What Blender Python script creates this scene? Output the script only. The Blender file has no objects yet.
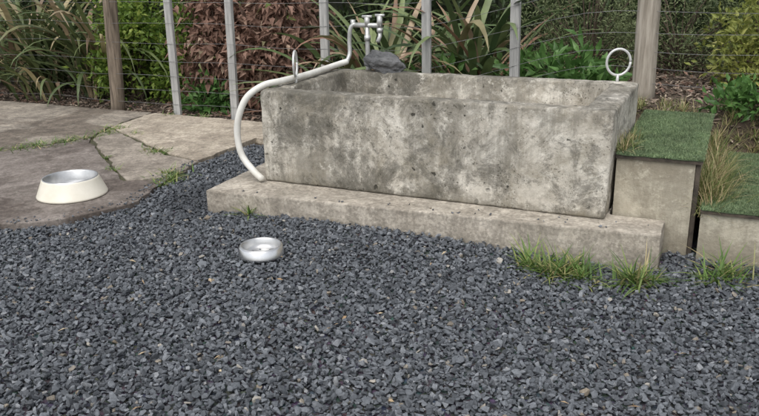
import bpy, bmesh, math, random
import numpy as np
from mathutils import Matrix, Vector
R=np.random.RandomState(7); random.seed(7)
sc=bpy.context.scene
TH=-0.437; OX,OY=-0.775,5.008
cu,su=math.cos(TH),math.sin(TH)
L,W,HS,H=2.258,1.091,0.13,0.615
TOP=HS+H
BM=Matrix.Translation((OX,OY,0))@Matrix.Rotation(TH,4,'Z')
def w2b(x,y):
    dx,dy=x-OX,y-OY
    return dx*cu+dy*su, -dx*su+dy*cu
def b2w(u,v):
    return OX+u*cu-v*su, OY+u*su+v*cu
def ss(t):
    t=np.clip(t,0,1); return t*t*(3-2*t)
def gz(u,v):
    bank=.45*ss((u-.0)/1.9)*ss((v-1.35)/.5)
    dip=-.06*ss((u-.8)/1.5)*(1-ss((v-.3)/.8))
    return bank+dip+.006*np.sin(u*5.1+v*2)+.006*np.sin(v*6.3-u*3)
# ---------------- materials
def newmat(name):
    m=bpy.data.materials.new(name); m.use_nodes=True; nt=m.node_tree; nt.nodes.clear()
    out=nt.nodes.new('ShaderNodeOutputMaterial'); b=nt.nodes.new('ShaderNodeBsdfPrincipled')
    nt.links.new(b.outputs[0],out.inputs[0]); return m,nt,b,out
def N(nt,t,**k):
    n=nt.nodes.new(t)
    for a,v in k.items(): setattr(n,a,v)
    return n
def ramp(nt,fac,stops):
    r=N(nt,'ShaderNodeValToRGB'); e=r.color_ramp.elements
    while len(e)<len(stops): e.new(.5)
    for i,(p,c) in enumerate(stops):
        e[i].position=p; e[i].color=(c,c,c,1) if not hasattr(c,'__len__') else (*c,1)
    nt.links.new(fac,r.inputs[0]); return r.outputs[0]
def noise(nt,co,scale,detail=6,rough=.6,dist=0):
    n=N(nt,'ShaderNodeTexNoise'); n.inputs['Scale'].default_value=scale; n.inputs['Detail'].default_value=detail
    n.inputs['Roughness'].default_value=rough; n.inputs['Distortion'].default_value=dist
    nt.links.new(co,n.inputs['Vector']); return n.outputs['Fac']
def mix(nt,f,a,b,mode='MIX'):
    m=N(nt,'ShaderNodeMix',data_type='RGBA',blend_type=mode)
    for s,v in ((0,f),(6,a),(7,b)):
        if isinstance(v,(int,float)): m.inputs[s].default_value=v if s==0 else (v,v,v,1)
        elif isinstance(v,tuple): m.inputs[s].default_value=(*v,1)
        else: nt.links.new(v,m.inputs[s])
    return m.outputs[2]
def mth(nt,op,a,b=0.):
    m=N(nt,'ShaderNodeMath',operation=op)
    for i,v in enumerate((a,b)):
        if isinstance(v,(int,float)): m.inputs[i].default_value=v
        else: nt.links.new(v,m.inputs[i])
    return m.outputs[0]
def coord(nt,scale=None):
    t=N(nt,'ShaderNodeTexCoord').outputs['Object']
    if scale:
        mp=N(nt,'ShaderNodeMapping'); mp.inputs['Scale'].default_value=scale; nt.links.new(t,mp.inputs[0]); return mp.outputs[0]
    return t
def bump(nt,b,h,s=.3,d=.01):
    n=N(nt,'ShaderNodeBump'); n.inputs['Strength'].default_value=s; n.inputs['Distance'].default_value=d
    nt.links.new(h,n.inputs['Height']); nt.links.new(n.outputs[0],b.inputs['Normal'])
def simple(name,c1,c2,scale=8,rough=.8,bs=.3,bd=.005,metal=0,stretch=None):
    m,nt,b,o=newmat(name); co=coord(nt,stretch)
    n=noise(nt,co,scale,6,.65); nt.links.new(ramp(nt,n,[(.35,c1),(.65,c2)]),b.inputs['Base Color'])
    b.inputs['Roughness'].default_value=rough; b.inputs['Metallic'].default_value=metal
    bump(nt,b,noise(nt,co,scale*6,4),bs,bd); return m
def attrmat(name,stops,rough=.6,trans=0.,nscale=30,var=.25,spec=.5):
    m,nt,b,o=newmat(name)
    a=N(nt,'ShaderNodeAttribute',attribute_name='rnd')
    c=ramp(nt,a.outputs['Fac'],stops)
    n=noise(nt,coord(nt),nscale,2)
    c=mix(nt,1.,c,ramp(nt,n,[(.3,1-var),(.7,1+var*.6)]),'MULTIPLY')
    nt.links.new(c,b.inputs['Base Color']); b.inputs['Roughness'].default_value=rough
    b.inputs['Specular IOR Level'].default_value=spec
    if trans:
        t=N(nt,'ShaderNodeBsdfTranslucent'); nt.links.new(c,t.inputs[0])
        mx=N(nt,'ShaderNodeMixShader'); mx.inputs[0].default_value=trans
        nt.links.new(b.outputs[0],mx.inputs[1]); nt.links.new(t.outputs[0],mx.inputs[2]); nt.links.new(mx.outputs[0],o.inputs[0])
    return m
def concrete(name,light,mid,dark,stain=.5,pits=True,top=.745,seed=0.,grad=True,gbot=.13,aggr=False,damp=False):
    m,nt,b,o=newmat(name)
    co0=coord(nt); mp=N(nt,'ShaderNodeMapping'); mp.inputs['Location'].default_value=(seed,seed*1.7,seed*.6); nt.links.new(co0,mp.inputs[0]); co=mp.outputs[0]
    c=ramp(nt,noise(nt,co,3.,8,.75,.3),[(.38,mid),(.60,light)])
    c=mix(nt,ramp(nt,noise(nt,co,20,6,.75),[(.45,0.),(.7,.6)]),c,tuple(x*.66 for x in mid))
    mp2=N(nt,'ShaderNodeMapping'); mp2.inputs['Scale'].default_value=(11,11,1.); nt.links.new(co,mp2.inputs[0])
    stn=noise(nt,mp2.outputs[0],1.,5,.7)
    blot=noise(nt,co,2.6,9,.80,.8)
    s=mth(nt,'ADD',mth(nt,'MULTIPLY',stn,.35),mth(nt,'MULTIPLY',blot,.65))
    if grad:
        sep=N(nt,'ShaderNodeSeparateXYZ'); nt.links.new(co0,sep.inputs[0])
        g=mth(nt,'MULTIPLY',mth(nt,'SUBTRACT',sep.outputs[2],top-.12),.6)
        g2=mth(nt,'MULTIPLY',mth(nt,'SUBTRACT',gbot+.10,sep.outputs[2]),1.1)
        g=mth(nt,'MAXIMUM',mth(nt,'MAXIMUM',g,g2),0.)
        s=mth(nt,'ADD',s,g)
    if pits:
        for (cx_,wd_,am) in ((.42,.42,.24),(1.25,.38,.16)):
            gx_=mth(nt,'ABSOLUTE',mth(nt,'SUBTRACT',sep.outputs[0],cx_))
            s=mth(nt,'ADD',s,mth(nt,'MAXIMUM',mth(nt,'MULTIPLY',mth(nt,'SUBTRACT',wd_,gx_),am),-.02))
    c=mix(nt,ramp(nt,s,[(.47,0.),(.54,stain*.6),(.68,stain)]),c,dark)
    if pits:
        c=mix(nt,ramp(nt,noise(nt,co,4.,8,.8,1.),[(.5,0.),(.66,.55)]),c,(.24,.21,.15))
    c=mix(nt,ramp(nt,noise(nt,co,6.5,8,.8),[(.55,0.),(.64,.7)]),c,tuple(min(.8,x*1.12) for x in light))
    if pits: # black mould: ragged patches on the long side, over the pale efflorescence
        mm=noise(nt,co,5.2,10,.86,.4)
        lowm=ramp(nt,noise(nt,co,1.5,3,.5),[(.40,-.06),(.60,.09)])
        gx_=mth(nt,'ABSOLUTE',mth(nt,'SUBTRACT',sep.outputs[0],.55))
        wide=mth(nt,'MAXIMUM',mth(nt,'MULTIPLY',mth(nt,'SUBTRACT',.7,gx_),.08),-.01)
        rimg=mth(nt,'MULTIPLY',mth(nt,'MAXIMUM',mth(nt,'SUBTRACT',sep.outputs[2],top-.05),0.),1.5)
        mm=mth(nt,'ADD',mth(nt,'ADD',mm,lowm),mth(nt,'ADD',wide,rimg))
        c=mix(nt,ramp(nt,mm,[(.56,0.),(.62,.5),(.74,.85)]),c,(.085,.08,.065))
    h=noise(nt,co,60,6,.7)
    if aggr:
        va=N(nt,'ShaderNodeTexVoronoi'); va.inputs['Scale'].default_value=70; nt.links.new(co,va.inputs['Vector'])
        bw=N(nt,'ShaderNodeRGBToBW'); nt.links.new(va.outputs['Color'],bw.inputs[0])
        c=mix(nt,.35,c,mix(nt,1.,c,ramp(nt,bw.outputs[0],[(.2,.45),(.8,1.35)]),'MULTIPLY'))
    if damp:
        wet=ramp(nt,noise(nt,co,1.1,6,.6,.5),[(.48,0.),(.54,.65)])
        c=mix(nt,wet,c,mix(nt,1.,c,(.42,.38,.36),'MULTIPLY'))
        lich=ramp(nt,noise(nt,co,9,6,.75),[(.64,0.),(.69,.55)]); c=mix(nt,lich,c,(.45,.43,.36))
        mos=ramp(nt,noise(nt,co,5,8,.8),[(.62,0.),(.72,.5)]); c=mix(nt,mos,c,(.10,.11,.05))
    if pits:
        ds=N(nt,'ShaderNodeTexNoise'); ds.inputs['Scale'].default_value=14; ds.inputs['Detail'].default_value=4; nt.links.new(co,ds.inputs['Vector'])
        vm=N(nt,'ShaderNodeVectorMath',operation='SCALE'); vm.inputs['Scale'].default_value=.07; nt.links.new(ds.outputs['Color'],vm.inputs[0])
        va_=N(nt,'ShaderNodeVectorMath',operation='ADD'); nt.links.new(co,va_.inputs[0]); nt.links.new(vm.outputs[0],va_.inputs[1]); cd=va_.outputs[0]
        v=N(nt,'ShaderNodeTexVoronoi'); v.inputs['Scale'].default_value=15; nt.links.new(cd,v.inputs['Vector'])
        sepc=N(nt,'ShaderNodeSeparateColor'); nt.links.new(v.outputs['Color'],sepc.inputs[0])
        rad=mth(nt,'MULTIPLY',mth(nt,'SUBTRACT',sepc.outputs[0],.35),.38)
        sp=ramp(nt,mth(nt,'SUBTRACT',rad,v.outputs['Distance']),[(0.,0.),(.07,1.)])
        pm=mth(nt,'MULTIPLY',sp,ramp(nt,noise(nt,co,3,3),[(.38,.15),(.52,1.)]))
        c=mix(nt,mth(nt,'MULTIPLY',pm,.9),c,(.045,.042,.034))
        v2=N(nt,'ShaderNodeTexVoronoi'); v2.inputs['Scale'].default_value=48; nt.links.new(cd,v2.inputs['Vector'])
        sp2=mth(nt,'MULTIPLY',ramp(nt,v2.outputs['Distance'],[(.14,1.),(.3,0.)]),ramp(nt,noise(nt,co,5,5),[(.46,0.),(.58,.8)]))
        c=mix(nt,sp2,c,(.075,.068,.05))
        h=mth(nt,'SUBTRACT',h,mth(nt,'MULTIPLY',pm,.8))
    nt.links.new(c,b.inputs['Base Color']); b.inputs['Roughness'].default_value=.92; b.inputs['Specular IOR Level'].default_value=.25
    bump(nt,b,h,.6,.007); return m
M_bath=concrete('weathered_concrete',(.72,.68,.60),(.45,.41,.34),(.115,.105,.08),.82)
M_slab=concrete('slab_concrete',(.54,.49,.415),(.39,.345,.285),(.13,.115,.09),.62,pits=False,top=.20,seed=3.3,gbot=-.05,aggr=True)
M_pave=[concrete('paving_%d'%i,l,m_,d,.7,pits=False,grad=False,seed=5.*i+1,aggr=True,damp=dm) for i,(l,m_,d,dm) in enumerate([
    ((.52,.455,.365),(.38,.325,.255),(.15,.125,.10),False),((.38,.335,.275),(.24,.21,.175),(.08,.07,.06),True),
    ((.37,.325,.27),(.25,.215,.18),(.11,.095,.075),False),((.27,.235,.21),(.18,.155,.135),(.085,.07,.06),True)])]
M_gravel=attrmat('gravel_stone',[(0.,(.055,.060,.067)),(.45,(.100,.109,.121)),(.85,(.162,.174,.19)),(.978,(.24,.25,.262)),(.988,(.20,.165,.12)),(1.,(.36,.34,.30))],rough=.7,nscale=120,var=.28,spec=.35)
M_turf=attrmat('artificial_turf',[(0.,(.08,.13,.06)),(.6,(.16,.23,.11)),(1.,(.27,.33,.17))],rough=.6,nscale=7,var=.35)
M_turfbase=simple('turf_backing',(.06,.09,.045),(.10,.14,.07),20)
M_grass=attrmat('grass_blade',[(0.,(.07,.14,.03)),(.6,(.16,.26,.06)),(.8,(.28,.32,.10)),(1.,(.52,.42,.23))],trans=.3,nscale=8,var=.2)
M_drygrass=attrmat('dry_grass_blade',[(0.,(.10,.16,.035)),(.4,(.22,.24,.08)),(.75,(.42,.35,.19)),(1.,(.5,.38,.22))],trans=.25,nscale=8,var=.2)
M_bark=simple('bark',(.07,.05,.035),(.15,.11,.08),10,.9,.6,.01,stretch=(1,1,.3))
M_post=simple('weathered_post',(.22,.19,.15),(.48,.43,.36),9,.9,.6,.008,stretch=(4,4,.25))
M_darkpost=simple('old_post',(.09,.07,.05),(.30,.24,.18),9,.9,.6,.01,stretch=(4,4,.3))
M_batten=simple('grey_batten',(.25,.25,.24),(.48,.47,.45),8,.85,.5,.004,stretch=(5,5,.3))
M_wire=simple('galvanised_wire',(.12,.12,.12),(.26,.26,.26),20,.6,.1,.001,metal=.3)
M_galv=simple('galvanised_pipe',(.42,.42,.40),(.62,.62,.60),15,.42,.2,.002,metal=.55)
M_white=simple('white_hose_plastic',(.60,.58,.52),(.78,.77,.72),7,.45,.1,.002)
M_ring=simple('ring_metal',(.5,.5,.48),(.68,.68,.66),15,.45,.2,.002,metal=.3)
M_rock=simple('basalt_rock',(.045,.047,.05),(.15,.15,.15),7,.85,.9,.014)
M_cream=simple('cream_enamel',(.66,.62,.51),(.78,.74,.64),4,.4,.15,.002)
M_steel=simple('stainless_steel',(.68,.68,.68),(.80,.80,.80),9,.27,.05,.001,metal=1.)
M_ply=concrete('painted_ply',(.52,.48,.385),(.42,.375,.29),(.15,.13,.095),.6,pits=False,top=.45,seed=9.,gbot=0.)
M_dark=simple('dark_timber',(.03,.025,.02),(.10,.08,.06),12,.9,.4,.004)
M_dirt=simple('joint_dirt',(.045,.045,.02),(.13,.12,.07),25,.95,.8,.02)
# ---------------- mesh helpers
def link(o,parent=None,mat=None):
    sc.collection.objects.link(o)
    if parent: o.parent=parent
    if mat: o.data.materials.append(mat)
    return o
def empty(name,mw=None):
    e=bpy.data.objects.new(name,None); e.empty_display_size=.1; sc.collection.objects.link(e)
    if mw is not None: e.matrix_world=mw
    return e
def fast(name,V,F,vals=None,mat=None,parent=None,smooth=False):
    V=np.ascontiguousarray(V,np.float32).reshape(-1,3); F=np.ascontiguousarray(F,np.int32); n,k=F.shape
    me=bpy.data.meshes.new(name); me.vertices.add(len(V)); me.vertices.foreach_set('co',V.ravel())
    me.loops.add(n*k); me.loops.foreach_set('vertex_index',F.ravel())
    me.polygons.add(n); me.polygons.foreach_set('loop_start',np.arange(0,n*k,k,dtype=np.int32))
    me.polygons.foreach_set('use_smooth',np.full(n,smooth))
    me.update(calc_edges=True)
    if vals is not None:
        a=me.attributes.new('rnd','FLOAT','FACE'); a.data.foreach_set('value',np.ascontiguousarray(vals,np.float32))
    o=bpy.data.objects.new(name,me); return link(o,parent,mat)
def tube_arr(P,Rad,k=8):
    P=np.asarray(P,float); n=len(P); T=np.gradient(P,axis=0); T/=np.linalg.norm(T,axis=1)[:,None]+1e-9
    a=np.array([0,0,1.]) if abs(T[0][2])<.9 else np.array([1.,0,0])
    V=[];prev=np.cross(T[0],a);prev/=np.linalg.norm(prev)
    for i in range(n):
        prev=prev-T[i]*(prev@T[i]); prev/=np.linalg.norm(prev)+1e-9; q=np.cross(T[i],prev)
        for j in range(k):
            t=2*math.pi*j/k; V.append(P[i]+Rad[i]*(math.cos(t)*prev+math.sin(t)*q))
    F=[[i*k+j,i*k+(j+1)%k,(i+1)*k+(j+1)%k,(i+1)*k+j] for i in range(n-1) for j in range(k)]
    return np.array(V),np.array(F)
def spline(P,m=8):
    P=[np.array(p,float) for p in P]; P=[2*P[0]-P[1]]+P+[2*P[-1]-P[-2]]; out=[]
    for i in range(1,len(P)-2):
        for s in range(m):
            t=s/m; a,b,c,d=P[i-1:i+3]
            out.append(.5*((2*b)+(c-a)*t+(2*a-5*b+4*c-d)*t*t+(3*b-a-3*c+d)*t**3))
    out.append(P[-2]); return np.array(out)
def tubes(name,items,mat,parent=None,k=8):
    Vs=[];Fs=[];o=0
    for P,r in items:
        P=np.asarray(P,float); rr=np.full(len(P),r) if np.isscalar(r) else np.asarray(r)
        T0=P[0]-(P[1]-P[0])*1e-3; T1=P[-1]+(P[-1]-P[-2])*1e-3
        P=np.vstack([T0,P,T1]); rr=np.concatenate([[1e-4],rr,[1e-4]])
        V,F=tube_arr(P,rr,k); Vs.append(V);Fs.append(F+o);o+=len(V)
    return fast(name,np.vstack(Vs),np.vstack(Fs),None,mat,parent,True)
def prism(name,poly,z0,z1,mat,parent=None,bev=.008,jit=0.,sub=0):
    bm=bmesh.new(); vs=[]
    n=len(poly)
    for i in range(n):
        a=np.array(poly[i]);b_=np.array(poly[(i+1)%n]); m=max(1,int(np.linalg.norm(b_-a)/sub)) if sub else 1
        for s in range(m):
            p=a+(b_-a)*s/m
            if jit: p=p+R.normal(0,jit,2)
            vs.append(bm.verts.new((p[0],p[1],z1)))
    f=bm.faces.new(vs); f.normal_update()
    if f.normal.z<0: f.normal_flip()
    r=bmesh.ops.extrude_face_region(bm,geom=[f]); 
    ev=[e for e in r['geom'] if isinstance(e,bmesh.types.BMVert)]
    for v in ev: v.co.z=z1
    for v in vs: v.co.z=z0
    bmesh.ops.recalc_face_normals(bm,faces=bm.faces)
    if bev:
        es=[e for e in bm.edges if e.verts[0].co.z>z1-1e-5 and e.verts[1].co.z>z1-1e-5 or (not sub and abs(e.verts[0].co.z-e.verts[1].co.z)>1e-4)]
        bmesh.ops.bevel(bm,geom=es,offset=bev,segments=2,affect='EDGES',profile=.6)
    me=bpy.data.meshes.new(name); bm.to_mesh(me); bm.free()
    return link(bpy.data.objects.new(name,me),parent,mat)
def box(name,x0,x1,y0,y1,z0,z1,mat,parent=None,bev=.003):
    return prism(name,[(x0,y0),(x1,y0),(x1,y1),(x0,y1)],z0,z1,mat,parent,bev)
def lathe(name,prof,mat,parent=None,k=48,noise_=0):
    V=[];F=[];n=len(prof)
    for i in range(n):
        for j in range(k):
            t=2*math.pi*j/k; V.append((prof[i][0]*math.cos(t),prof[i][0]*math.sin(t),prof[i][1]))
    for i in range(n-1):
        for j in range(k): F.append([i*k+j,i*k+(j+1)%k,(i+1)*k+(j+1)%k,(i+1)*k+j])
    return fast(name,V,F,None,mat,parent,True)
def leafmesh(P,D,Nn,Ln,Wd,fold=.15,curl=.15):
    D=D/np.linalg.norm(D,axis=1)[:,None]; S=np.cross(D,Nn); S/=np.linalg.norm(S,axis=1)[:,None]+1e-9; Nn=np.cross(S,D)
    Ln=Ln[:,None];Wd=Wd[:,None]
    b=P; l=P+D*Ln*.45+S*Wd/2+Nn*Wd*fold; r=P+D*Ln*.45-S*Wd/2+Nn*Wd*fold; m=P+D*Ln*.5; t=P+D*Ln-Nn*Ln*curl
    V=np.stack([b,l,m,r,t],1).reshape(-1,3); n=len(P); o=(np.arange(n)*5)[:,None,None]
    F=(np.array([[0,2,1],[1,2,4],[2,3,4],[0,3,2]])[None]+o).reshape(-1,3); return V,F
def rdir(n,up=0.):
    d=R.normal(size=(n,3)); d[:,2]+=up; return d/np.linalg.norm(d,axis=1)[:,None]
def shrub(name,u,v,rx,ry,h,nclus,nleaf,ls,lw,mat,stemmat=M_bark,low=.1,csig=.09,up=.4,curl=.15,fold=.15):
    z0=float(gz(np.array(u),np.array(v)))
    e=empty(name,BM@Matrix.Translation((u,v,z0)))
    d=rdir(nclus); d[:,2]=np.abs(d[:,2])*1.0; rad=R.uniform(.35,1.,nclus)**.5*R.uniform(.8,1.12,nclus)
    C=d*rad[:,None]*np.array([rx,ry,h*.95]); C[:,2]=low*h+C[:,2]*(1-low)
    low_=R.rand(nclus)<.3; C[low_,2]*=R.uniform(.2,.8,low_.sum())
    items=[]
    for c in C[:min(nclus,60)]:
        mid=np.array([c[0]*.35,c[1]*.35,c[2]*.5])+R.normal(0,.03,3)
        P=spline([(R.normal(0,.03),R.normal(0,.03),-.03),mid,c],5); items.append((P,np.linspace(.014,.003,len(P))))
    tubes('stems',items,stemmat,e,5)
    idx=R.randint(0,nclus,nleaf); sg=csig*R.uniform(.6,1.3,nclus)
    P=C[idx]+R.normal(size=(nleaf,3))*sg[idx][:,None]; P[:,2]=np.maximum(P[:,2],.01)
    out=P-C[idx]; out/=np.linalg.norm(out,axis=1)[:,None]+1e-6
    D=out+rdir(nleaf,up)*.9; Nn=rdir(nleaf,1.2)
    V,F=leafmesh(P,D,Nn,ls*R.uniform(.6,1.25,nleaf),lw*R.uniform(.7,1.2,nleaf),fold,curl)
    cl=R.uniform(-.18,.18,nclus); val=np.clip(R.beta(2,2,nleaf)*.8+.1+cl[idx],0,1)
    fast('leaves',V,F,np.repeat(val,4),mat,e); return e
def straps(name,u,v,n,ln,wd,mat,spread=1.,az=None,seed=0,parent=None,droop=1.,elr=(40,88)):
    z0=float(gz(np.array(u),np.array(v)))
    rs=np.random.RandomState(seed+11); Vs=[];Fs=[];vals=[];o=0;K=12
    for i in range(n):
        a=rs.uniform(0,2*math.pi) if az is None else rs.uniform(*az)
        l=ln*rs.uniform(.6,1.15); w=wd*rs.uniform(.7,1.15); el=math.radians(rs.uniform(*elr)); dr=rs.uniform(.3,1.5)*droop
        b=np.array([rs.normal(0,.1*spread),rs.normal(0,.1*spread),0]); p=b.copy(); tw=rs.uniform(-.6,.6)
        rows=[];h=np.array([math.cos(a),math.sin(a),0]); s0=np.array([-math.sin(a),math.cos(a),0])
        for k in range(K+1):
            t=k/K; e_=el-dr*t*t*1.6
            T=h*math.cos(e_)+np.array([0,0,math.sin(e_)]); nn=np.cross(T,s0)
            if k: p=p+T*l/K
            ww=w*(.55+.9*t if t<.5 else 1.0)*(1-max(0,(t-.6)/.4)**1.6*.97)
            c,s=math.cos(tw*t),math.sin(tw*t); sd=s0*c+nn*s
            rows+= [p+sd*ww/2, p+nn*ww*.18, p-sd*ww/2]
        Vs.append(np.array(rows)); 
        for k in range(K):
            q=o+k*3; Fs+= [[q,q+1,q+4,q+3],[q+1,q+2,q+5,q+4]]
        vals+= [rs.rand()]*(2*K); o+=len(rows)
    e=empty(name,BM@Matrix.Translation((u,v,z0)))
    V=np.vstack(Vs); V[:,2]=np.maximum(V[:,2],.02)
    fast('strap_leaves',V,Fs,vals,mat,e,True); return e
def tuft(name,pts,n,ln,wd,mat,spread=.08,world=True,elev=(15,80)):
    Vs=[];Fs=[];vals=[];o=0
    for (x,y,z,s) in pts:
        for i in range(int(n*s)):
            a=R.uniform(0,6.283); l=ln*R.uniform(.5,1.2)*(.6+.4*s); w=wd*R.uniform(.6,1.2); el=math.radians(R.uniform(*elev)); dr=R.uniform(.2,1.1)
            r=abs(R.normal(0,spread))*s; aa=R.uniform(0,6.283)
            p=np.array([x+r*math.cos(aa),y+r*math.sin(aa),z]); h=np.array([math.cos(a),math.sin(a),0]); s0=np.array([-math.sin(a),math.cos(a),0]); rows=[]
            for k in range(5):
                t=k/4; e_=el-dr*t
                if k: p=p+(h*math.cos(e_)+np.array([0,0,math.sin(e_)]))*l/4; p[2]=max(p[2],z+.003)
                ww=w*(1-t**2*.95); rows+=[p+s0*ww/2,p-s0*ww/2]
            Vs.append(np.array(rows)); val=R.rand()
            for k in range(4): q=o+k*2; Fs.append([q,q+1,q+3,q+2]); vals.append(val)
            o+=10
    return fast(name,np.vstack(Vs),Fs,vals,mat,None,True)
# ---------------- ground
def axis(lo,hi,st,ext): 
    c=list(np.arange(lo,hi+1e-6,st)); return np.array([lo-e for e in ext[::-1]]+c+[hi+e for e in ext])
au=axis(-9,9,.18,[2,6,15,40,120,400]); av=axis(-5,10,.15,[2,6,15,40,120,400])
U,Vv=np.meshgrid(au,av,indexing='ij'); Z=gz(U,Vv)-.012
Z=np.where((Vv>9)|(abs(U)>9),Z*0+np.where(Vv>3,Z.clip(0)*.5,0)-.02,Z)
nu,nv=U.shape; idx=np.arange(nu*nv).reshape(nu,nv)
F=np.stack([idx[:-1,:-1],idx[1:,:-1],idx[1:,1:],idx[:-1,1:]],-1).reshape(-1,4)
m,nt,b,o_=newmat('ground_soil_and_gravel'); co=coord(nt)
vo=N(nt,'ShaderNodeTexVoronoi'); vo.inputs['Scale'].default_value=38; nt.links.new(co,vo.inputs['Vector'])
gc=mix(nt,1.,ramp(nt,vo.outputs['Distance'],[(0.,1.2),(.6,.3)]),mix(nt,.35,(.09,.10,.115),vo.outputs['Color']),'MULTIPLY')
gc=mix(nt,.75,gc,(.05,.055,.062))
mc=ramp(nt,noise(nt,co,22,10,.75),[(.35,(.035,.026,.018)),(.55,(.09,.065,.045)),(.72,(.17,.12,.085))])
far=ramp(nt,noise(nt,co,.6,6),[(.4,(.05,.085,.025)),(.6,(.09,.12,.04))])
sep=N(nt,'ShaderNodeSeparateXYZ'); nt.links.new(co,sep.inputs[0])
mk=ramp(nt,mth(nt,'ADD',mth(nt,'MULTIPLY',sep.outputs[1],.2),.5),[(.77,0.),(.79,1.)])
c=mix(nt,mk,gc,mc)
mk2=ramp(nt,mth(nt,'MULTIPLY',sep.outputs[1],.05),[(.38,0.),(.45,1.)])
c=mix(nt,mk2,c,far); nt.links.new(c,b.inputs['Base Color']); b.inputs['Roughness'].default_value=.95
bump(nt,b,noise(nt,co,50,8,.7),.8,.02)
g=fast('ground',np.stack([U,Vv,Z],-1),F,None,m,None,True); g.matrix_world=BM
# ---------------- patio
S={'a':(-6.5,9.95),'b':(-3.97,8.85),'c':(-2.4,8.1),'d':(-1.15,7.5),'d2':(-.45,7.15),'e2':(-.42,6.62),'e':(-1.1,6.75),'f':(-1.44,5.97),'g':(-1.76,6.22),'h':(-2.62,7.38),
 'i':(-2.65,6.92),'j':(-3.09,6.54),'k':(-3.9,6.24),'k2':(-6.6,6.3),'l':(-1.54,5.48),'m':(-1.64,4.86),'n':(-2.0,4.53),'o':(-2.6,4.44),'o2':(-6.6,4.5),'p':(-1.87,5.43),'q':(-2.45,6.5)}
pat=empty('flagstone_patio')
def patpoly(keys): return [S[k] for k in keys]
def inset(poly,d):
    P=[np.array(p) for p in poly]; A=sum(P[i][0]*P[(i+1)%len(P)][1]-P[(i+1)%len(P)][0]*P[i][1] for i in range(len(P)))
    sg=1 if A>0 else -1; out=[]
    for i in range(len(P)):
        a,b_,c_=P[i-1],P[i],P[(i+1)%len(P)]; e1=(b_-a)/np.linalg.norm(b_-a); e2=(c_-b_)/np.linalg.norm(c_-b_)
        n1=np.array([-e1[1],e1[0]])*sg; n2=np.array([-e2[1],e2[0]])*sg; nn=n1+n2; nn/=max(.5,np.linalg.norm(nn)); out.append(tuple(b_+nn*d/max(.45,nn@n1)))
    return out
for i,(ks,mi,zt) in enumerate([('c d d2 e2 e f g h',0,.036),('a b c h i j k k2',1,.034),('h g f l p q i',2,.030),('i q p l m n o k j',3,.033),('k o o2 k2',2,.031)]):
    prism('flagstone_%d'%i,inset(patpoly(ks.split()),.014),-.03,zt,M_pave[mi],pat,.006,.009,.08)
outer=patpoly('a b c d d2 e2 e f l m n o o2 k2'.split())
prism('joint_bed',inset(outer,.04),-.04,.020,M_dirt,pat,0)
def inpoly(x,y,poly):
    r=np.zeros(x.shape,bool); n=len(poly)
    for i in range(n):
        x1,y1=poly[i];x2,y2=poly[(i+1)%n]
        c=((y1>y)!=(y2>y))&(x<(x2-x1)*(y-y1)/(y2-y1+1e-12)+x1); r^=c
    return r
# ---------------- gravel stones
slabpoly=[(-.24,-.335),(2.56,-.15),(2.56,.12),(2.255,.12),(2.255,1.17),(-.31,1.17)]
def hull(npts,sc_):
    bm=bmesh.new()
    for i in range(npts):
        p=R.uniform(-1,1,3); p/=max(np.linalg.norm(p),.75)
        bm.verts.new(p*sc_)
    r=bmesh.ops.convex_hull(bm,input=bm.verts)
    for v in [v for v in bm.verts if not v.link_faces]: bm.verts.remove(v)
    bmesh.ops.triangulate(bm,faces=bm.faces); bm.verts.index_update()
    V=np.array([v.co[:] for v in bm.verts]); F=np.array([[v.index for v in f.verts] for f in bm.faces]); bm.free(); return V,F
def scatter(name,X,Y,Zc,size,mat,variants,flat=(1,.8,.55),tilt=.5,vals=None):
    n=len(X); vid=R.randint(0,len(variants),n); Vs=[];Fs=[];vv=[];o=0
    if vals is None: vals=R.rand(n)
    for k,(hv,hf) in enumerate(variants):
        s=np.where(vid==k)[0]; 
        if not len(s): continue
        a=R.uniform(0,6.283,len(s)); ca,sa=np.cos(a),np.sin(a); tx=R.normal(0,tilt,len(s)); ty=R.normal(0,tilt,len(s))
        P=hv[None]*size[s][:,None,None]*np.array(flat)[None,None]*R.uniform(.75,1.25,(len(s),1,3))
        x,y,z=P[...,0],P[...,1],P[...,2]
        c1,s1=np.cos(tx)[:,None],np.sin(tx)[:,None]; y,z=y*c1-z*s1,y*s1+z*c1
        c2,s2=np.cos(ty)[:,None],np.sin(ty)[:,None]; x,z=x*c2+z*s2,-x*s2+z*c2
        x,y=x*ca[:,None]-y*sa[:,None],x*sa[:,None]+y*ca[:,None]
        V=np.stack([x+X[s][:,None],y+Y[s][:,None],z+Zc[s][:,None]],-1)
        Vs.append(V.reshape(-1,3)); Fs.append((hf[None]+(np.arange(len(s))*len(hv))[:,None,None]+o).reshape(-1,3)); o+=len(s)*len(hv)
        vv.append(np.repeat(vals[s],len(hf)))
    return fast(name,np.vstack(Vs),np.vstack(Fs),np.concatenate(vv),mat)
variants=[hull(R.randint(9,14),1.) for _ in range(24)]
cell=.0215
gx,gy=np.meshgrid(np.arange(-4.2,4.6,cell),np.arange(1.3,6.9,cell)); gx=gx.ravel();gy=gy.ravel()
gx=gx+R.uniform(-.5,.5,gx.shape)*cell; gy=gy+R.uniform(-.5,.5,gy.shape)*cell
def keep(x,y):
    u,v=w2b(x,y)
    k=~inpoly(x,y,inset(outer,.0))&~inpoly(u,v,inset(slabpoly,-.008))
    k&=~((u>2.25)&(u<3.25)&(v>.125)&(v<1.6))
    k&=(np.abs(x)<.62*y+1.0)&(v<1.35)
    k&=~((u>-.2)&(u<2.3)&(v>.6)&(v<1.2))
    return k
k=keep(gx,gy); gx,gy=gx[k],gy[k]
m2=R.rand(len(gx))<.55
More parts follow.
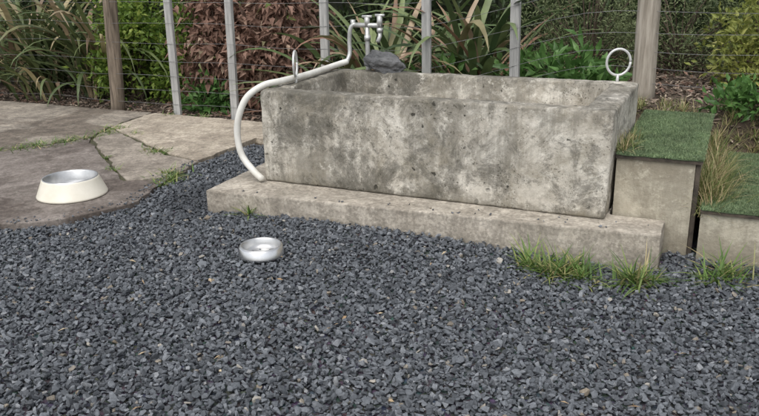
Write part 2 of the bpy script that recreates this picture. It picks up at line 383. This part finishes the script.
jx=gx[m2]+R.uniform(-.012,.012,m2.sum()); jy=gy[m2]+R.uniform(-.012,.012,m2.sum()); kk=keep(jx,jy); jx,jy=jx[kk],jy[kk]
u1,v1=w2b(gx,gy); u2,v2=w2b(jx,jy)
X=np.concatenate([gx,jx]);Y=np.concatenate([gy,jy]);Zc=np.concatenate([gz(u1,v1)+R.uniform(-.006,.004,len(gx)),gz(u2,v2)+R.uniform(.006,.014,len(jx))])
ns=150; t=R.rand(ns); ed=np.array([S['f'],S['l'],S['m'],S['n'],S['o']]); sgi=R.randint(0,4,ns); ex=ed[sgi]+(ed[sgi+1]-ed[sgi])*t[:,None]+np.stack([-np.abs(R.normal(0,.06,ns)),np.abs(R.normal(0,.04,ns))],-1)
X=np.concatenate([X,ex[:,0]]);Y=np.concatenate([Y,ex[:,1]]);Zc=np.concatenate([Zc,np.full(ns,.038)])
uu=R.uniform(-.2,2.5,25); vv_=-.30+(uu+.2)/2.7*.17+np.abs(R.normal(0,.05,25)); sx,sy=b2w(uu,vv_); X=np.concatenate([X,sx]);Y=np.concatenate([Y,sy]);Zc=np.concatenate([Zc,np.full(25,HS+.004)])
sz=np.exp(R.normal(math.log(.0148),.22,len(X))); sz[-175:]*=.6
# damp stones below the hose end, and slow drift in tone over the yard
gv=R.rand(len(X)); dd=np.hypot((X+1.27)/.20,(Y-5.02)/.38); dampf=1-.75*ss(1.4-dd); drift=1-.14*(.5+.5*np.sin(X*2.1+1.3*np.sin(Y*1.7))*np.sin(Y*2.6+X))
gv=np.where(gv<.96,gv*dampf*drift,gv)
scatter('gravel',X,Y,Zc,sz,M_gravel,variants,tilt=.45,vals=gv)
n=60; x=R.uniform(-1.9,2.4,n); y=R.uniform(2.3,4.3,n); kp=keep(x,y); uu,vv_=w2b(x,y); P=np.stack([x,y,gz(uu,vv_)+.022],-1)[kp]; n=len(P)
M_dead=attrmat('dead_leaf',[(0.,(.20,.12,.06)),(.6,(.36,.25,.14)),(1.,(.5,.42,.28))],rough=.8)
V,F=leafmesh(P,rdir(n)*np.array([1,1,.15]),rdir(n,2.5),.04*R.uniform(.5,1.5,n),.009*R.uniform(.5,1.8,n)); fast('fallen_leaves',V,F,np.repeat(R.rand(n),4),M_dead)
# ---------------- bath
bath=empty('concrete_bath',BM)
bm=bmesh.new()
def ringv(x0,x1,y0,y1,z): return [bm.verts.new(p) for p in((x0,y0,z),(x1,y0,z),(x1,y1,z),(x0,y1,z))]
A=ringv(.004,L-.012,0,W,HS+.002);B=ringv(0,L,0,W,TOP);C=ringv(.13,L-.17,.135,W-.10,TOP);D=ringv(.17,L-.21,.175,W-.13,HS+.13)
for P_,Q_ in((A,B),(B,C),(C,D)):
    for i in range(4): bm.faces.new((P_[i],P_[(i+1)%4],Q_[(i+1)%4],Q_[i]))
bm.faces.new(A[::-1]); bm.faces.new(D)
bmesh.ops.recalc_face_normals(bm,faces=bm.faces)
bmesh.ops.bevel(bm,geom=[e for e in bm.edges],offset=.016,segments=3,affect='EDGES',profile=.5)
bmesh.ops.triangulate(bm,faces=[f for f in bm.faces if len(f.verts)>4])
for it in range(6):
    es=[e for e in bm.edges if e.calc_length()>.04]
    if not es: break
    bmesh.ops.subdivide_edges(bm,edges=es,cuts=1,use_grid_fill=True)
    bmesh.ops.triangulate(bm,faces=[f for f in bm.faces if len(f.verts)>4])
me=bpy.data.meshes.new('trough'); bm.to_mesh(me); bm.free()
o=link(bpy.data.objects.new('trough',me),bath,M_bath)
tx=bpy.data.textures.new('rough','CLOUDS'); tx.noise_scale=.07; tx.noise_depth=4
d=o.modifiers.new('d','DISPLACE'); d.texture=tx; d.strength=.014; d.mid_level=.5; d.texture_coords='LOCAL'
me.polygons.foreach_set('use_smooth',[True]*len(me.polygons))
prism('base_slab',slabpoly,-.14,HS,M_slab,bath,.010,.0025,.035)
def ringobj(u,v,z,ang,name):
    P=[(u+.078*math.cos(t)*math.cos(ang),v+.078*math.cos(t)*math.sin(ang),z+.13+.085*math.sin(t)) for t in np.linspace(0,2*math.pi,33)]
    tubes(name,[(P,.0085),([(u,v,z-.03),(u,v,z+.05)],.01)],M_ring,bath,8)
ringobj(.07,.36,TOP,math.radians(112),'ring_bolt_1'); ringobj(2.12,W-.05,TOP,math.radians(25),'ring_bolt_2')
# ---------------- taps
tap=empty('garden_tap',BM)
v0=W+.07
items=[(spline([(.24,v0,.0),(.24,v0,.6),(.24,v0,1.06)],4),.018),
 ([(.13,v0,1.07),(.36,v0,1.07)],.018),
 (spline([(.14,v0,1.07),(.13,v0-.01,1.075),(.105,v0-.02,1.04),(.095,v0-.02,.95),(.10,v0-.03,.86),(.09,v0-.06,.80)],6),.0165),
 ([(.345,v0,1.07),(.345,v0,.99),(.34,v0-.03,.95)],.016),
 ([(.24,v0,1.06),(.24,v0,1.13)],.021),([(.345,v0,1.06),(.345,v0,1.14)],.021),([(.12,v0,1.06),(.12,v0,1.11)],.019),
 ([(.20,v0,1.135),(.28,v0,1.135)],.010),([(.31,v0,1.145),(.385,v0,1.145)],.010),([(.24,v0,.955),(.24,v0,.995)],.024),([(.345,v0,1.02),(.345,v0,1.05)],.023)]
tubes('tap_pipes',items,M_galv,tap,12)
hose=empty('garden_hose',BM)
hp=spline([(.09,v0-.06,.80),(.05,1.0,.785),(.045,.78,.777),(.06,.5,.776),(.045,.22,.777),(-.01,.07,.765),(-.10,.0,.69),(-.155,-.03,.56),(-.175,-.03,.43),(-.15,-.03,.30),(-.06,-.035,.20),(-.005,-.045,.165),(.0,-.04,.158)],8)
tubes('hose_body',[(hp,.0225)],M_white,hose,14)
def rock(name,u,v,z,s,mat,mw=BM):
    bm=bmesh.new(); bmesh.ops.create_icosphere(bm,subdivisions=4,radius=1.)
    from mathutils import noise as mn
    for vt in bm.verts:
        n_=mn.noise(vt.co*1.3+Vector((u*9,v*5,z)))*.5+mn.noise(vt.co*3.)*.2+mn.noise(vt.co*8.)*.07
        c=vt.co*(1+n_); vt.co=Vector((c.x*s[0],c.y*s[1],max(c.z,-.6)*s[2]))
    me=bpy.data.meshes.new(name); bm.to_mesh(me); bm.free()
    o=link(bpy.data.objects.new(name,me),None,mat); o.matrix_world=mw@Matrix.Translation((u,v,z))@Matrix.Rotation(.2,4,'Y'); return o
rock('rock',.42,W-.02,TOP+.05,(.17,.09,.085),M_rock)
# ---------------- steps
def stepbox(u0,u1,v0,v1,zt,zb,zbase):
    e=empty('turf_step',BM)
    box('front_panel',u0+.004,u1-.03,v0,v0+.02,zb,zt-.026,M_ply,e,.002)
    box('corner_post',u1-.028,u1-.004,v0+.004,v0+.05,zb,zt-.026,M_dark,e,.002)
    box('side_panel_1',u1-.024,u1-.008,v0+.052,v1,zb,zt-.026,M_ply,e,.002)
    box('side_panel_2',u0+.006,u0+.022,v0+.022,v1,zb,zt-.026,M_ply,e,.002)
    box('top_board',u0-.0,u1+.004,v0-.014,v1,zt-.024,zt-.007,M_dark,e,.003)
    prism('turf_backing',[(u0+.002,v0-.016),(u1+.006,v0-.016),(u1+.006,v1),(u0+.002,v1)],zt-.005,zt,M_turfbase,e,.002,.004,.05)
    n=int((u1-u0)*(v1-v0)*75000); x=R.uniform(u0+.002,u1+.008,n);y=R.uniform(v0-.021,v1,n)
    hgt=R.uniform(.007,.014,n); a=R.uniform(0,6.28,n); w=.0022; lean=R.normal(0,.007,(n,2))
    b0=np.stack([x-np.cos(a)*w,y-np.sin(a)*w,np.full(n,zt-.001)],-1);b1=np.stack([x+np.cos(a)*w,y+np.sin(a)*w,np.full(n,zt-.001)],-1);t=np.stack([x+lean[:,0],y+lean[:,1],zt+hgt],-1)
    fast('turf_blades',np.stack([b0,b1,t],1),np.arange(n*3).reshape(-1,3),R.rand(n),M_turf,e)
    return e
stepbox(2.266,2.715,.14,1.48,.485,-.1,0); stepbox(2.735,3.20,.07,1.45,.235,-.12,0)
# ---------------- bowls
def bowl(x,y,z,rb,rt,h,outer,inner,ins):
    e=empty('dog_bowl',Matrix.Translation((x,y,z)))
    lathe('bowl_shell',[(rb*.96,0.),(rb,.004),(rb,.012),(rb*.985,.018),(rt+.012,h*.93),(rt+.008,h),(rt,h+.003)],outer,e)
    lathe('bowl_inside',[(rt+.006,h+.001),(rt+.004,h+.005),(rt-.002,h+.005),(rt-.007,h-.002),(rt*.92,h*.5),(rt*.86,h*.22),(rt*.75,h*.10),(.001,h*.08)],ins,e)
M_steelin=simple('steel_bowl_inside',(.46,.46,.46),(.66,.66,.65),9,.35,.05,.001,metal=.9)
bowl(-2.13,5.10,.034,.235,.178,.125,M_cream,M_steel,M_steelin)
bowl(-.655,3.93,.012,.126,.108,.058,M_steel,M_steel,M_steelin)
# ---------------- fence
fen=empty('wire_fence',BM); FV=2.21
def hpost(u,r,z1,mat,name,lean=0,sq=False):
    zb=float(gz(np.array(u),np.array(FV)))-.1
    if sq:
        o=box(name,-r,r,-.02,.02,0,z1-zb,mat,fen,.004); o.location=(u,FV-.03,zb); o.rotation_euler=(R.normal(0,.01),lean,R.normal(0,.08))
    else:
        P=np.stack([np.linspace(u,u+lean,9),np.full(9,FV+.0),np.linspace(zb,z1,9)],-1)+R.normal(0,.002,(9,3)); tubes(name,[(P,np.linspace(r*1.03,r*.95,9))],mat,fen,14)
hpost(-3.36,.075,1.5,M_darkpost,'post_1',.10); hpost(2.17,.088,1.65,M_post,'post_2',-.02); hpost(-7.6,.075,1.5,M_post,'post_3'); hpost(6.2,.08,1.7,M_post,'post_4')
for i,(u,t) in enumerate([(-2.5,1.42),(-1.77,1.4),(-.7,1.4),(.33,1.42),(1.13,1.45),(-5.4,1.4),(-6.4,1.4),(3.4,1.6),(4.3,1.6),(5.2,1.6)]):
    hpost(u,.04,t,M_batten,'batten_%d'%i,R.normal(0,.012),True)
items=[]
for h in (.13,.27,.42,.58,.76,.96,1.17,1.33):
    us=np.linspace(-12,9,90); base=gz(us,np.full(90,FV))
    items.append((np.stack([us,np.full(90,FV-.055)+R.normal(0,.003,90),h+base*(1-.35*(h/1.3))+.006*np.sin(us*3+h*9)],-1),.0018))
tubes('wires',items,M_wire,fen,5)
# ---------------- plants
LF=lambda name,st,tr=.3,rough=.5: attrmat(name,[(p,tuple(x*.88 for x in c_)) for p,c_ in st],rough=rough,trans=tr,nscale=6,var=.25,spec=.35)
M_flax=LF('flax_leaf',[(0.,(.055,.08,.035)),(.35,(.11,.15,.06)),(.65,(.19,.23,.09)),(.82,(.22,.14,.10)),(.92,(.42,.34,.20)),(1.,(.60,.53,.28))],.15,.45)
M_flax2=LF('bronze_flax_leaf',[(0.,(.06,.10,.04)),(.4,(.14,.20,.08)),(.7,(.26,.31,.14)),(.85,(.30,.16,.11)),(1.,(.52,.40,.27))],.15,.45)
M_green=LF('glossy_green_leaf',[(0.,(.07,.14,.03)),(.5,(.20,.31,.055)),(1.,(.42,.50,.11))],.35,.4)
M_brown=LF('brown_leaf',[(0.,(.09,.055,.04)),(.4,(.25,.145,.105)),(.75,(.40,.25,.19)),(.9,(.50,.38,.28)),(1.,(.20,.27,.08))],.2,.8)
M_grey=LF('grey_green_leaf',[(0.,(.07,.10,.045)),(.5,(.18,.22,.10)),(1.,(.33,.37,.19))],.3,.6)
M_yell=LF('yellow_green_leaf',[(0.,(.14,.18,.045)),(.5,(.32,.36,.09)),(1.,(.54,.52,.17))],.35,.5)
M_hedge=LF('hedge_leaf',[(0.,(.03,.05,.02)),(.5,(.07,.11,.04)),(1.,(.17,.21,.085))],.25,.5)
M_fern=LF('lush_leaf',[(0.,(.05,.12,.03)),(.5,(.12,.25,.065)),(1.,(.22,.38,.12))],.35,.4)
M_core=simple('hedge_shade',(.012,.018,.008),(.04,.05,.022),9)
straps('flax_plant',-5.3,3.0,130,1.8,.06,M_flax,1.6,seed=1)
straps('flax_plant',-4.25,2.95,120,1.7,.06,M_flax,1.5,seed=2)
straps('flax_plant',-6.6,3.1,90,1.7,.055,M_flax,1.8,seed=3)
straps('flax_plant',-4.75,2.45,22,.9,.05,M_flax,1.2,seed=9,az=(3.6,5.6),elr=(45,85))
straps('flax_plant',-.45,2.85,170,1.6,.07,M_flax2,1.5,seed=4,elr=(10,80))
straps('flax_plant',.50,2.95,160,1.6,.07,M_flax2,1.6,seed=5,elr=(10,80))
shrub('green_shrub',-3.62,2.85,.42,.4,1.5,70,5000,.085,.042,M_green)
shrub('green_shrub',-3.0,2.95,.3,.3,1.4,30,2000,.08,.04,M_green)
shrub('brown_shrub',-2.45,2.95,.42,.4,1.55,80,3000,.12,.055,M_brown,up=-.8,curl=.3,fold=.4)
shrub('brown_shrub',-1.65,2.9,.55,.42,1.6,80,3900,.12,.055,M_brown,up=-.8,curl=.3,fold=.4)
shrub('brown_shrub',-2.05,3.5,.6,.3,1.6,60,2500,.12,.055,M_brown,up=-.8,curl=.3,fold=.4)
shrub('lush_plant',-2.45,2.5,.3,.15,.3,14,500,.11,.05,M_fern)
shrub('lush_plant',.30,2.5,.3,.15,.7,16,330,.15,.055,M_fern)
shrub('lush_plant',1.4,2.5,.5,.2,.32,20,600,.18,.06,M_fern)
shrub('feathery_shrub',1.5,3.4,.7,.5,1.3,90,8000,.05,.012,M_grey,csig=.11)
shrub('feathery_shrub',2.3,3.9,.7,.5,1.2,80,7000,.05,.012,M_grey,csig=.11)
shrub('yellow_green_shrub',3.05,3.0,.38,.35,1.0,50,3200,.075,.028,M_yell)
shrub('yellow_green_shrub',4.0,3.3,.5,.45,1.1,50,2600,.075,.028,M_yell)
hed=empty('hedge',BM)
nC=420; HC=np.stack([R.uniform(-11,10,nC),R.uniform(4.2,5.3,nC),R.uniform(.1,2.5,nC)],-1)
n=55000; ix=R.randint(0,nC,n); P=HC[ix]+R.normal(0,.24,(n,3)); P[:,2]=np.abs(P[:,2])+.02
V,F=leafmesh(P,rdir(n,.3),rdir(n,1.),.11*R.uniform(.6,1.3,n),.05*R.uniform(.7,1.2,n)); 
fast('leaves',V,F,np.repeat(np.clip(R.rand(n)*.7+R.uniform(-.15,.3,nC)[ix],0,1),4),M_hedge,hed)
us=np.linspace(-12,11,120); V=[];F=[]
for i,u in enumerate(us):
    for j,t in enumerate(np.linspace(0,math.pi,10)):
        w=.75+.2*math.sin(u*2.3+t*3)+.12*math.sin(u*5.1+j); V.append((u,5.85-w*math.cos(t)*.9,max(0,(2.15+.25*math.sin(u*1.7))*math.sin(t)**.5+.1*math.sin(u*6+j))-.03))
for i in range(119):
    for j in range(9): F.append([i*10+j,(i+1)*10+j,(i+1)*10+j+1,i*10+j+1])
fast('shade_core',V,F,None,M_core,hed,True)  # added solid behind the leaves: blocks light, dark colour stands for hedge shade
td=empty('distant_trees',BM); items=[];Pl=[]
for i in range(14):
    u=-30+i*4.6+R.uniform(-1,1); v=R.uniform(16,24); hh=R.uniform(5,8)
    items.append((spline([(u,v,-.1),(u+.1,v,hh*.4),(u+.2,v,hh*.8)],4),np.linspace(.2,.05,9)))
    for k in range(26):
        d_=rdir(1)[0]; c=np.array([u,v,hh*.65])+d_*np.array([2.,2.,hh*.33])*R.uniform(.5,1); Pl.append(c+R.normal(0,.4,(110,3)))
tubes('trunks',items,M_bark,td,8); P=np.vstack(Pl); n=len(P)
V,F=leafmesh(P,rdir(n),rdir(n,1),.3*R.uniform(.6,1.3,n),.16*R.uniform(.7,1.2,n)); fast('crowns',V,F,np.repeat(R.rand(n),4),M_hedge,td)
n=26000; u=R.uniform(-6,6.5,n); v=R.uniform(1.5,4.6,n); k=(v>2.15)|(u>1.9); k&=~((u<3.25)&(v<1.5)); u,v=u[k],v[k]; x,y=b2w(u,v)
M_mulch=attrmat('mulch_chip',[(0.,(.06,.045,.035)),(.6,(.18,.135,.105)),(.9,(.33,.26,.20)),(1.,(.50,.42,.32))],rough=.9,nscale=60)
scatter('mulch',x,y,gz(u,v)+R.uniform(-.004,.012,len(u)),np.exp(R.normal(math.log(.02),.35,len(u))),M_mulch,variants,flat=(1.2,.5,.25),tilt=.35)
n=1800; u=R.uniform(-6,6,n); v=R.uniform(2.2,4.2,n); x,y=b2w(u,v); P=np.stack([x,y,gz(u,v)+.02],-1)
V,F=leafmesh(P,rdir(n)*np.array([1,1,.2]),rdir(n,3),.07*R.uniform(.6,1.3,n),.035*R.uniform(.7,1.3,n)); fast('leaf_litter',V,F,np.repeat(R.rand(n)*.9,4),M_brown)
# grass tufts
def gw(x,y): 
    u,v=w2b(x,y); return float(gz(np.array(u),np.array(v)))
pts=[(x,y,gw(x,y),s) for x,y,s in[(.80,3.84,.8),(.86,3.77,.9),(.95,3.73,1.),(1.05,3.69,.9),(.9,3.70,.6),(1.00,3.76,1.),(1.27,3.62,.8),(1.31,3.60,1.),(1.36,3.62,.7),(1.72,3.60,.9),(1.78,3.66,1.),(-.84,4.66,.5)]]
tuft('grass_tuft',pts,75,.21,.010,M_grass,.055,elev=(8,75))
pp=[(-2.60,7.15,.9),(-2.57,7.35,.8),(-2.5,7.28,.6),(-2.3,7.05,.4),(-2.62,6.98,.7),(-2.72,6.87,.9),(-2.82,6.78,.9),(-2.93,6.70,1.),(-3.02,6.62,1.),(-3.12,6.54,.9),(-3.3,6.47,.8),(-3.6,6.36,.6),(-1.85,6.30,.8),(-1.95,6.42,.6),(-1.60,5.62,.8),(-1.55,5.5,.8),(-1.58,5.35,.5),(-2.2,7.95,.5),(-1.8,7.8,.5),(-2.05,5.75,.3),(-2.25,6.15,.35)]
tuft('joint_grass',[(x,y,.018,s*1.15) for x,y,s in pp],110,.11,.009,M_grass,.08,elev=(8,55))
q=[]
for u,v,z,s in [(2.72,.3,.30,1),(2.74,.45,.32,1),(2.76,.6,.3,1),(2.75,.8,.3,1),(2.78,1.,.3,1),(2.74,1.2,.35,1),(2.8,.25,.235,.9),(2.80,.5,.235,.9),(2.80,.75,.235,.9),(2.78,.35,.27,.9),(2.78,.15,.235,.7),(2.79,.65,.27,1)]:
    x,y=b2w(u,v); q.append((x,y,z-.06,s))
tuft('dry_grass_clump',q,140,.24,.005,M_drygrass,.06,elev=(30,88))
q=[]
for i in range(60):
    u=R.uniform(2.1,3.3);v=R.uniform(1.47,1.95); x,y=b2w(u,v); q.append((x,y,float(gz(np.array(u),np.array(v)))+.0,R.uniform(.4,.9)))
for u,v in [(2.29,.2),(2.29,.28),(2.29,.35),(2.3,.5)]: x,y=b2w(u,v); q.append((x,y,.485,.7))
tuft('bank_grass',q,70,.14,.005,M_drygrass,.06,elev=(25,85))
shrub('weed_patch',3.15,1.85,.45,.25,.28,26,900,.09,.04,M_fern,csig=.05)
# ---------------- light
w=bpy.data.worlds.new('World'); sc.world=w; w.use_nodes=True; nt=w.node_tree; bg=nt.nodes['Background']
sky=nt.nodes.new('ShaderNodeTexSky'); sky.sky_type='NISHITA'; sky.sun_disc=False; sky.sun_elevation=math.radians(60); sky.sun_rotation=math.radians(200); sky.dust_density=3.
hs_=nt.nodes.new('ShaderNodeHueSaturation'); hs_.inputs['Saturation'].default_value=.25; hs_.inputs['Value'].default_value=1.4
nt.links.new(sky.outputs[0],hs_.inputs['Color']); nt.links.new(hs_.outputs[0],bg.inputs['Color']); bg.inputs['Strength'].default_value=.15
sun=bpy.data.lights.new('sun','SUN'); sun.energy=1.3; sun.angle=math.radians(50); sun.color=(1,.98,.95)
so=bpy.data.objects.new('sun',sun); sc.collection.objects.link(so)
az=math.radians(200); el=math.radians(60); dv=Vector((math.sin(az)*math.cos(el),math.cos(az)*math.cos(el),math.sin(el)))
so.rotation_euler=dv.to_track_quat('Z','Y').to_euler()
cam=bpy.data.cameras.new('camera'); cam.sensor_width=36; cam.lens=36*765/759; cam.clip_end=2000; cam.clip_start=.05
co_=bpy.data.objects.new('camera',cam); sc.collection.objects.link(co_)
co_.matrix_world=Matrix.Translation((0,0,1.55))@Matrix.Rotation(math.pi/2-.315,4,'X')@Matrix.Rotation(-.02,4,'Z')
sc.camera=co_
sc.view_settings.view_transform='Standard'; sc.view_settings.look='None'; sc.view_settings.exposure=0
